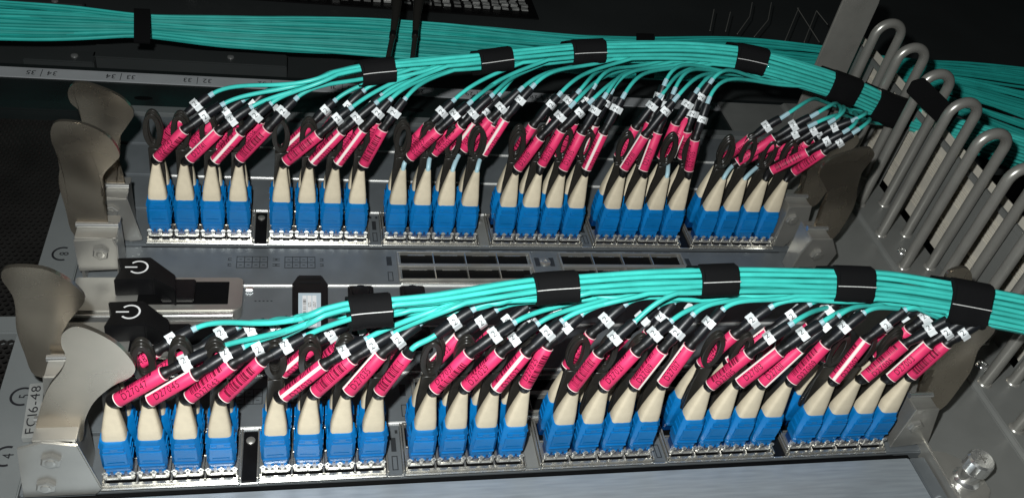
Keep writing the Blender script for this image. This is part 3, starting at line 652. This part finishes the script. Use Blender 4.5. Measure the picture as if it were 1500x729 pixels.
def make_cable(blade, row, i, S0, E0, FL, F0, style, num, loc, bundle, jx, slotpos, label, lit):
    g, k = divmod(i, 4); xc = g * (GW + GAP) + PITCH * (k + .5)
    yc = blade + (7.0 if row == 0 else 20.2)
    c = thing('patch_cable', label, 'patch cable', (xc, yc, 0), 'aqua patch cables with pink tags')
    rz = 0 if row == 0 else math.pi
    bd = link('connector_body', body_me, 'blue', c, (0, 0, 0), rz)
    bd.rotation_euler = (R.uniform(-.02, .02), R.uniform(-.02, .02), rz + R.uniform(-.025, .025))
    link('latch_plate', plate_me, 'blue', bd, (0, 0, 0))
    for sx in (-3.1, 3.1): link('lc_plug', plug_me, 'blue_dark', c, (sx, 0, 0))
    link('cream_boot', boot_me, 'cream', c, (0, 0, 0))
    link('pull_tab', tab_me, 'tab', c, (R.uniform(-.5, .5), 0 if row == 0 else .6, R.uniform(-1.5, 1) - (1.6 if row else 0)), rz)
    tip = Vec((xc + 1, yc, 50.6))
    s, e, f = S0, E0, F0
    a = (e - s).normalized()
    if 'x' in style:
        obj('bare_fibre', MB().tube(bez(tip - Vec((0, 0, .6)), tip + Vec((.4, 0, 5)), s - a * 5, s - a * 2, 10), 1.35, 10), 'tip', c)
        obj('collar', MB().tube([s - a * 3.2, s - a * .1], 2.3, 14), 'rubber', c)
    else:
        obj('collar', MB().tube(bez(tip - Vec((0, 0, .4)), tip + Vec((0, 0, 2.2)), s - a * 2.4, s + a * .2, 6), [1.8, 1.95, 2.2, 2.45, 2.6, 2.7, 2.7], 14), 'rubber', c)
    make_tag(c, s, e, num, style, row == 0)
    # neck and sleeve
    d = (f - e); L = d.length; dn = d.normalized()
    neck = min(5.5, L * .28) if 'n' not in style else L * .45
    ns = e - a * .2; ss = e + dn * neck
    if 'n' in style:
        obj('tag_cap', MB().tube([e - a * .2, e + a * 2.6, e + a * 3], [2.8, 2.7, 2.2], 14), 'rubber', c)
        obj('neck_fibre', MB().tube(bez(e + a * 2, e + a * 7, ss - dn * 6, ss, 8), 1.25, 10), 'aqua', c)
    else:
        obj('tag_cap', MB().tube(bez(ns, ns + a * neck * .4, ss - dn * neck * .4, ss, 6), [2.75, 2.7, 2.4, 2.2, 2.2, 2.3, 2.3], 14), 'rubber', c)
    bow = Vec((0, 0, R.uniform(.2, 1.2)))
    SL = bez(ss, ss + (f - ss) * .33 + bow, ss + (f - ss) * .66 + bow, f, 8)
    sl = obj('shrink_sleeve', MB().tube([SL[0] - dn * .3] + SL + [f + dn * .2], [2.2, 2.55, 2.66, 2.68, 2.66, 2.66, 2.68, 2.66, 2.62, 2.55, 1.8], 16), 'sleeve', c)
    # white numbered flag
    fq = FL; t = max(.2, min(.72, (fq - ss).dot(dn) / max(1, (f - ss).length))); fc = ss + (f - ss) * t + bow * (3 * t * (1 - t))
    n = (CAM - fc).normalized(); n = (n - dn * n.dot(dn)).normalized(); u = n.cross(dn)
    ro = R.uniform(-.75, .75); fb = MB(); lo = []
    for j in range(15):
        th = ro - 1.3 + 2.6 * j / 14; wv = .12 * math.sin(j * 1.3 + ro * 5); rr = 2.78 + (.4 * max(0, abs(j - 7) - 5))
        lo.append([on_tube(fc, dn, n, u, x + wv, rr + q, th) for x, q in ((-1.9, 0), (1.9, 0), (1.9, .15), (-1.9, .15))])
    fg = obj('number_flag', fb.loft(lo), 'white', sl, angle=50)
    vs, fs, wd = string('2', 2.8, 1.0)
    dg = MB(); dg.add([on_tube(fc, dn, n, u, x - wd / 2 - .1, 2.98, ro * .7 + .3 + (y - 1.55) / 2.9) for x, y in vs], fs)
    obj('flag_number', dg, 'black_ink', sl, smooth=False)
    # fibre into the bundle
    r_, c_ = slotpos; jr, jc = R.uniform(-.14, .14), R.uniform(-.14, .14); p1, p2 = R.uniform(0, 6), R.uniform(0, 6); am = R.uniform(.04, .17)
    def pl(x): return bundle.place(x, r_, c_, jr + am * math.sin(x / 47 + p1), jc + am * .6 * math.sin(x / 63 + p2))
    J = pl(jx); T = (pl(jx + 5) - pl(jx - 5)).normalized(); dist = (J - f).length
    head = bez(f - dn * .5, f + dn * dist * .27, J - T * dist * .42 + bundle.frame(jx)[2] * dist * .10, J, 18)
    run = []; x = jx + bundle.step
    while x < bundle.x1: run.append(pl(x)); x += bundle.step
    obj('fibre', MB().tube(head + run, 1.17, 8), 'aqua', c, angle=60)
    obj('fibre_tip', MB().tube(head[:2] + [head[1] + (head[2] - head[1]) * .2], 1.4, 8), 'tip', c)

def cables(blade, table, bundle, straps, first, which, mode):
    jobs = []
    for row in (1, 0):
        for i, (ps, pe, pf, pz, style) in enumerate(table):
            g, k = divmod(i, 4); xc = g * (GW + GAP) + PITCH * (k + .5); y = blade + (7.0 if row == 0 else 20.2)
            if row == 0: zs = 55.0
            else:
                # the far row leans the same way as its neighbour in the near row
                zs = 55.0; b0 = pix((xc + 1, blade + 7, 50.6)); b1 = pix((xc + 1, y, 50.6)); sh = (b1[0] - b0[0], b1[1] - b0[1])
                q = R.uniform(.84, .98); qx = q * R.uniform(.82, 1.02)
                o = [(sh[0] + b0[0] + (ps[0] - b0[0]) * (.8 if 'x' not in style else .3), sh[1] + b0[1] + (ps[1] - b0[1]) * (.9 if 'x' not in style else .3))]
                for p in (pe, pf, pz): o.append((o[0][0] + (p[0] - ps[0]) * qx, o[0][1] + (p[1] - ps[1]) * q))
                ps, pe, pf, pz = o
                style = R.choice(('T', 'B', 'S', 'X', 'Y', 'Ts'))
            s = at(*ps, z=zs + (3 if 'x' in style else 0))
            d = (at(*pe, z=0) - CAM).normalized(); t = (s - CAM).dot(d); e = CAM + d * t
            gap2 = 24.5 ** 2 - (e - s).length_squared
            if gap2 > 0: e = e - d * min(math.sqrt(gap2), 9)
            d2 = (at(*pz, z=0) - CAM).normalized(); t = (e - CAM).dot(d2); f = CAM + d2 * t + d2 * 1.0
            dF = (at(*pf, z=0) - CAM).normalized(); fl_ = CAM + dF * ((e + f) / 2 - CAM).dot(dF)
            jx = max(pz[0] + R.uniform(92, 138), first + R.uniform(0, 26))
            if which == 'rear' and i == 19 and row == 0: jx = pz[0] + 165
            if which == 'rear' and pz[0] > 1120: jx = R.uniform(1296, 1330)
            elif which == 'near' and pz[0] > 1300: jx = min(jx, R.uniform(1400, 1450))
            else:
              for sa, sb, _ in straps:
                  if sa - 34 < jx < sb + 4: jx = sa - 34 if jx < (sa + sb) / 2 - 12 and sa - 34 > pz[0] + 40 else sb + 5 + R.uniform(0, 6)
            num = '%05d' % (mode - 2 * i + row)
            rowname = 'front row' if row == 0 else 'back row'
            if row == 0: lab = 'pink-tagged patch cable D%s, %s connector of %s group in front row of %s blade' % (num, ORD[k], ORD[g], which)
            else: lab = 'pink-tagged patch cable, %s connector of %s group in back row of %s blade' % (ORD[k], ORD[g], which)
            jobs.append([jx, row, i, s, e, fl_, f, style, num, lab])
    jobs.sort(key=lambda j: j[0])
    for n, (jx, row, i, s, e, fl_, f, style, num, lab) in enumerate(jobs):
        make_cable(blade, row, i, s, e, fl_, f, style, num, None, bundle, jx, shell(n), lab, True)
    return [j[0] for j in jobs]
JL = cables(0.0, LOWER, LB, STR_L, 470, 'near', 27047)
JU = cables(161.67, UPPER, UB, STR_U, 490, 'rear', 27143)

# hook-and-loop straps round the bundles
def strap(bundle, joins, xa, xb, label, group, m='velcro', stitched=True):
    n = sum(1 for j in joins if j < (xa + xb) / 2 + 10); rows, cols = extent(n); rows = max(rows, 4.6); cmin = (8 - cols) / 2 - .8
    P, T, V, W = bundle.frame((xa + xb) / 2)
    t = thing('cable_strap', label, 'strap', P, group)
    def loop(x, g):
        P, T, V, W = bundle.frame(x); p = bundle.p; v0, v1, w0, w1 = -.5 - g, rows * p + .5 + g, cmin * p - .2 - g, (cmin + cols) * p + .6 + g; ch = 3.2
        q = [(v0, w0 + ch), (v0 + ch * .3, w0 + ch * .3), (v0 + ch, w0), ((v0 + v1) / 2, w0 - .4), (v1 - ch, w0), (v1 - ch * .3, w0 + ch * .3), (v1, w0 + ch), (v1, w1 - ch), (v1 - ch, w1), (v0 + ch, w1), (v0, w1 - ch)]
        return [P + V * a + W * b for a, b in q]
    xs = [xa + (xb - xa) * i / 6 for i in range(7)]
    obj('strap_band', MB().loft([loop(xa, .05)] + [loop(x, .9 + R.uniform(-.15, .3)) for x in xs] + [loop(xb, .05)], cap=False), m, t, angle=50)
    # loose tail lying over the band
    mid = [xa + 3 + (xb - xa - 5) * i / 4 for i in range(5)]
    tl_ = []
    for x in mid:
        P, T, V, W = bundle.frame(x); p = bundle.p
        tl_.append([P + V * a + W * b for a, b in ((-1.9, cmin * p + 5), (-2.0, cmin * p + 2.2), (-.4, cmin * p - .4), (2.2, cmin * p - 2.2), (rows * p * .5, cmin * p - 2.5), (rows * p * .5, cmin * p - 1.6), (-1.2, cmin * p + 5))])
    obj('strap_tail', MB().loft(tl_), m, t, angle=50)
    if stitched:
        st = []
        for x in xs[:]:
            P, T, V, W = bundle.frame(x); st.append(P + V * (rows * bundle.p * .55) + W * (cmin * bundle.p - 2.2))
        obj('stitch_line', MB().tube(st, .22, 6), 'stitch', t)
W5 = ['where the first fibres gather', 'second from where the fibres gather', 'third from where the fibres gather', 'fourth from where the fibres gather', 'before the hoops', 'between the hoops']
for q, (a, b, s_) in enumerate(STR_L): strap(LB, JL, a, b, 'black strap on the near aqua bundle, ' + (W5[q] if q < 4 else 'over the silver lever'), 'straps on the near bundle', stitched=True)
for q, (a, b, s_) in enumerate(STR_U): strap(UB, JU, a, b, 'black strap on the rear aqua bundle, ' + W5[q], 'straps on the rear bundle', stitched=q < 4)

# ------------------------------------------------------------------ transceivers under the front connectors
tb = MB().loft([rrect(13.0, 9.2, 2.3, .6), rrect(13.0, 9.2, 3.6, .6)])
tbody_me = tb.mesh('transceiver_body', bevel=.2)
bail = MB()
for x in (-5.6, 0, 5.6): bail.box((x - .75, -5.4, 3.2), (x + .75, -4.5, 8.2)); bail.box((x - 1.35, -5.7, 6.6), (x + 1.35, -4.6, 7.9))
bail.box((-6.2, -5.3, 2.4), (6.2, -4.6, 3.4))
bail_me = bail.mesh('bail_latch', bevel=.3)
for bi, (yb, which) in enumerate(((0.0, 'near'), (161.67, 'rear'))):
    for i in range(24):
        g, k = divmod(i, 4); xc = g * (GW + GAP) + PITCH * (k + .5)
        t = thing('transceiver', 'bright metal transceiver under %s blue connector of %s group, front of %s blade' % (ORD[k], ORD[g], which), 'transceiver', (xc, yb + 7, 0), 'transceivers in the front ports')
        link('transceiver_body', tbody_me, 'chrome', t, (0, 0, 0)); link('bail_latch', bail_me, 'bail', t, (0, 0, 0))

# ------------------------------------------------------------------ far trunk bundle and what hangs in front of it
def trunk(name, label, top, bot, zfun, rows, cols, straps, x0, x1, cat='cable bundle'):
    tx, ty = zip(*top); bx, by = zip(*bot)
    t = thing(name, label, cat, at((x0 + x1) / 2, interp(tx, ty, (x0 + x1) / 2), z=zfun((x0 + x1) / 2)))
    N = int((x1 - x0) / 22)
    for r in range(rows):
        for c in range(cols):
            ph, ph2, am = R.uniform(0, 6), R.uniform(0, 6), R.uniform(.15, .9); sw = R.uniform(-.7, .7)
            pts = []
            for i in range(N + 1):
                x = x0 + (x1 - x0) * i / N
                v = max(0, min(1, (r + .5 + am * math.sin(x / 90 + ph) * .8 + sw * math.sin(x / 310 + ph2)) / rows))
                py = interp(tx, ty, x) * (1 - v) + interp(bx, by, x) * v; z = zfun(x) - v * 12
                p = at(x, py, z=z); W = (p - CAM).normalized(); pts.append(p + W * (c * 2.3 + math.sin(x / 70 + ph2) * .5 - 3 * math.sin(math.pi * v)))
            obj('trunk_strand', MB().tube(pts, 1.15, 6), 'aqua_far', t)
    return t
FT = [(-60, 0), (0, 3), (100, 10), (195, 20), (225, 22), (340, 22), (500, 26), (640, 35), (800, 48), (950, 55), (1080, 56), (1200, 68), (1300, 82)]
FBm = [(-60, 56), (0, 57), (60, 58), (110, 57), (195, 53), (225, 55), (330, 68), (500, 79), (600, 86), (720, 95), (900, 112), (1080, 120), (1200, 130), (1300, 140)]
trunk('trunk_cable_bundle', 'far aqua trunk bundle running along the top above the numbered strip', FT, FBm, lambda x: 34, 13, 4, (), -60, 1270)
FT2 = [(1255, 78), (1350, 88), (1420, 91), (1500, 97), (1600, 105)]
FB2 = [(1255, 120), (1320, 135), (1400, 165), (1500, 208), (1600, 245)]
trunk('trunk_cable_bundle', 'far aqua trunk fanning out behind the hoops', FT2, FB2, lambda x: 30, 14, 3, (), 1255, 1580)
FT3 = [(1330, 165), (1400, 178), (1450, 190), (1520, 205), (1600, 220)]
FB3 = [(1330, 195), (1400, 215), (1450, 232), (1520, 262), (1600, 300)]
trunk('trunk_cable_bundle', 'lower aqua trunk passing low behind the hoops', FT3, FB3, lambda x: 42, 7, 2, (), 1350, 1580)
def far_strap(xa, xb, yt, yb, label, z=42):
    p = [at(x, y, z=z) for x, y in ((xa, yt), (xb, yt + 1), (xb, yb + 1), (xa, yb))]; W = ((p[0] + p[2]) / 2 - CAM).normalized()
    t = thing('cable_strap', label, 'strap', p[0], 'straps on the far trunk')
    V = (p[3] - p[0]).normalized()
    lo = [[a - V * 1.2 + W * 8, a - V * 1.5 + W * 1, a + V * 1.5 - W * 3.5, (a + b) / 2 - W * 5.5, b - V * 1.5 - W * 3.5, b + V * 1.5 + W * 1, b + V * 1.2 + W * 8, (a + b) / 2 + W * 11] for a, b in ((p[0], p[3]), ((p[0] + p[1]) / 2, (p[2] + p[3]) / 2), (p[1], p[2]))]
    obj('strap_band', MB().loft(lo), 'velcro', t, angle=50)
far_strap(196, 220, 14, 62, 'black strap cinching the far trunk near its end by the perforated door')
far_strap(932, 958, 50, 112, 'black strap on the far trunk behind the rear bundle')
# loose strap among the hoops
vs_ = thing('cable_strap', 'loose black strap stuck across two hoops', 'strap', at(1375, 150, y=203), 'loose straps')
q = [at(a, b, y=203) for a, b in ((1335, 118), (1352, 113), (1402, 162), (1384, 188), (1370, 178), (1326, 134))]
obj('strap_band', MB().prism(q, (0, -3, .5)), 'velcro', vs_, bevel=.6)
# two black cables hanging in front of the trunk
for (pts, lab) in ((((583, -30), (580, 20), (575, 55), (568, 88)), 'black cable hanging before the far trunk, nearer the perforated door'), (((618, -30), (611, 20), (608, 55), (604, 88)), 'black cable hanging before the far trunk, nearer the hoops')):
    c0 = thing('hanging_cable', lab, 'cable', at(*pts[-1], z=46), 'black cables before the trunk')
    P = [at(a, b, z=52) for a, b in pts]; obj('cable_run', MB().tube([P[0], (P[0] + P[1]) / 2, P[1], P[2], P[3]], [4.4, 4.2, 3.2, 2.0, 1.8], 12), 'tab', c0)
    obj('cable_ferrule', MB().tube([P[2] - (P[2] - P[1]).normalized() * 6, P[2]], 2.5, 12), 'black', c0)
# thin steel wire hooks
for j, pts in enumerate((((1046, 14), (1040, 45)), ((1070, 18), (1063, 46)), ((1102, 4), (1098, 25), (1080, 50)), ((1130, 4), (1125, 30), (1105, 54)), ((1170, 12), (1150, 60)), ((1168, 12), (1200, 62)), ((1196, 16), (1178, 62)), ((1196, 16), (1212, 36)))):
    t = thing('wire_hook', 'thin steel wire behind the rear bundle, %s counted towards the finger plate' % (ORD + ['seventh', 'eighth'])[j], 'wire', at(*pts[0], z=20), 'thin wires behind the rear bundle')
    P = [at(a, b, z=20) for a, b in pts]; obj('wire', MB().tube(P, .4, 6), 'rod', t)
# bright vented strip at the very top
vt = thing('vented_panel', 'bright perforated metal strip at the top behind the far trunk', 'panel', (250, 470, -20))
p0, p1 = at(255, 2, z=-20), at(760, 24, z=-20)
fr_ = MB(); 
for i in range(34):
    for j in range(6):
        x = p0.x + i * 9.2 + R.uniform(-1, 1); y = p0.y + 24 + j * 6.5 + (x - p0.x) * .02
        fr_.box((x, y, -22), (x + 6.4, y + 4.0, -21 + R.choice((-.6, 0, .8, 1.6))))
obj('vent_lattice', fr_, 'vent', vt, bevel=.5)
obj('vent_backing', MB().box((p0.x - 8, p0.y + 18, -23.5), (p1.x + 20, p0.y + 70, -22.2)), 'dark', vt)
# dark boxes on the rack back behind the trunk
for (a, b, lab) in (((40, 70), (137, 92), 'dark grey plate below the far trunk by the perforated door'), ((140, 64), (420, 98), 'wide dark plate below the far trunk'), ((-20, -8), (122, 8), 'dark grey plate above the far trunk')):
    p, q = at(*a, z=-8), at(*b, z=-8)
    t = thing('rack_plate', lab, 'plate', ((p.x + q.x) / 2, (p.y + q.y) / 2, -20), 'dark plates on the rack back')
    obj('plate_sheet', MB().box((p.x, min(p.y, q.y), -23.8), (q.x, max(p.y, q.y), -8)), 'back', t, bevel=.8)
    s_ = Vec(((p.x * .3 + q.x * .7), (p.y + q.y) / 2, -8)); obj('plate_screw', MB().loft([[s_ + Vec((r * math.cos(k * .5236), r * math.sin(k * .5236), h)) for k in range(12)] for r, h in ((2.6, 0), (2.4, .8), (1.5, 1.3))]), 'bright', t)
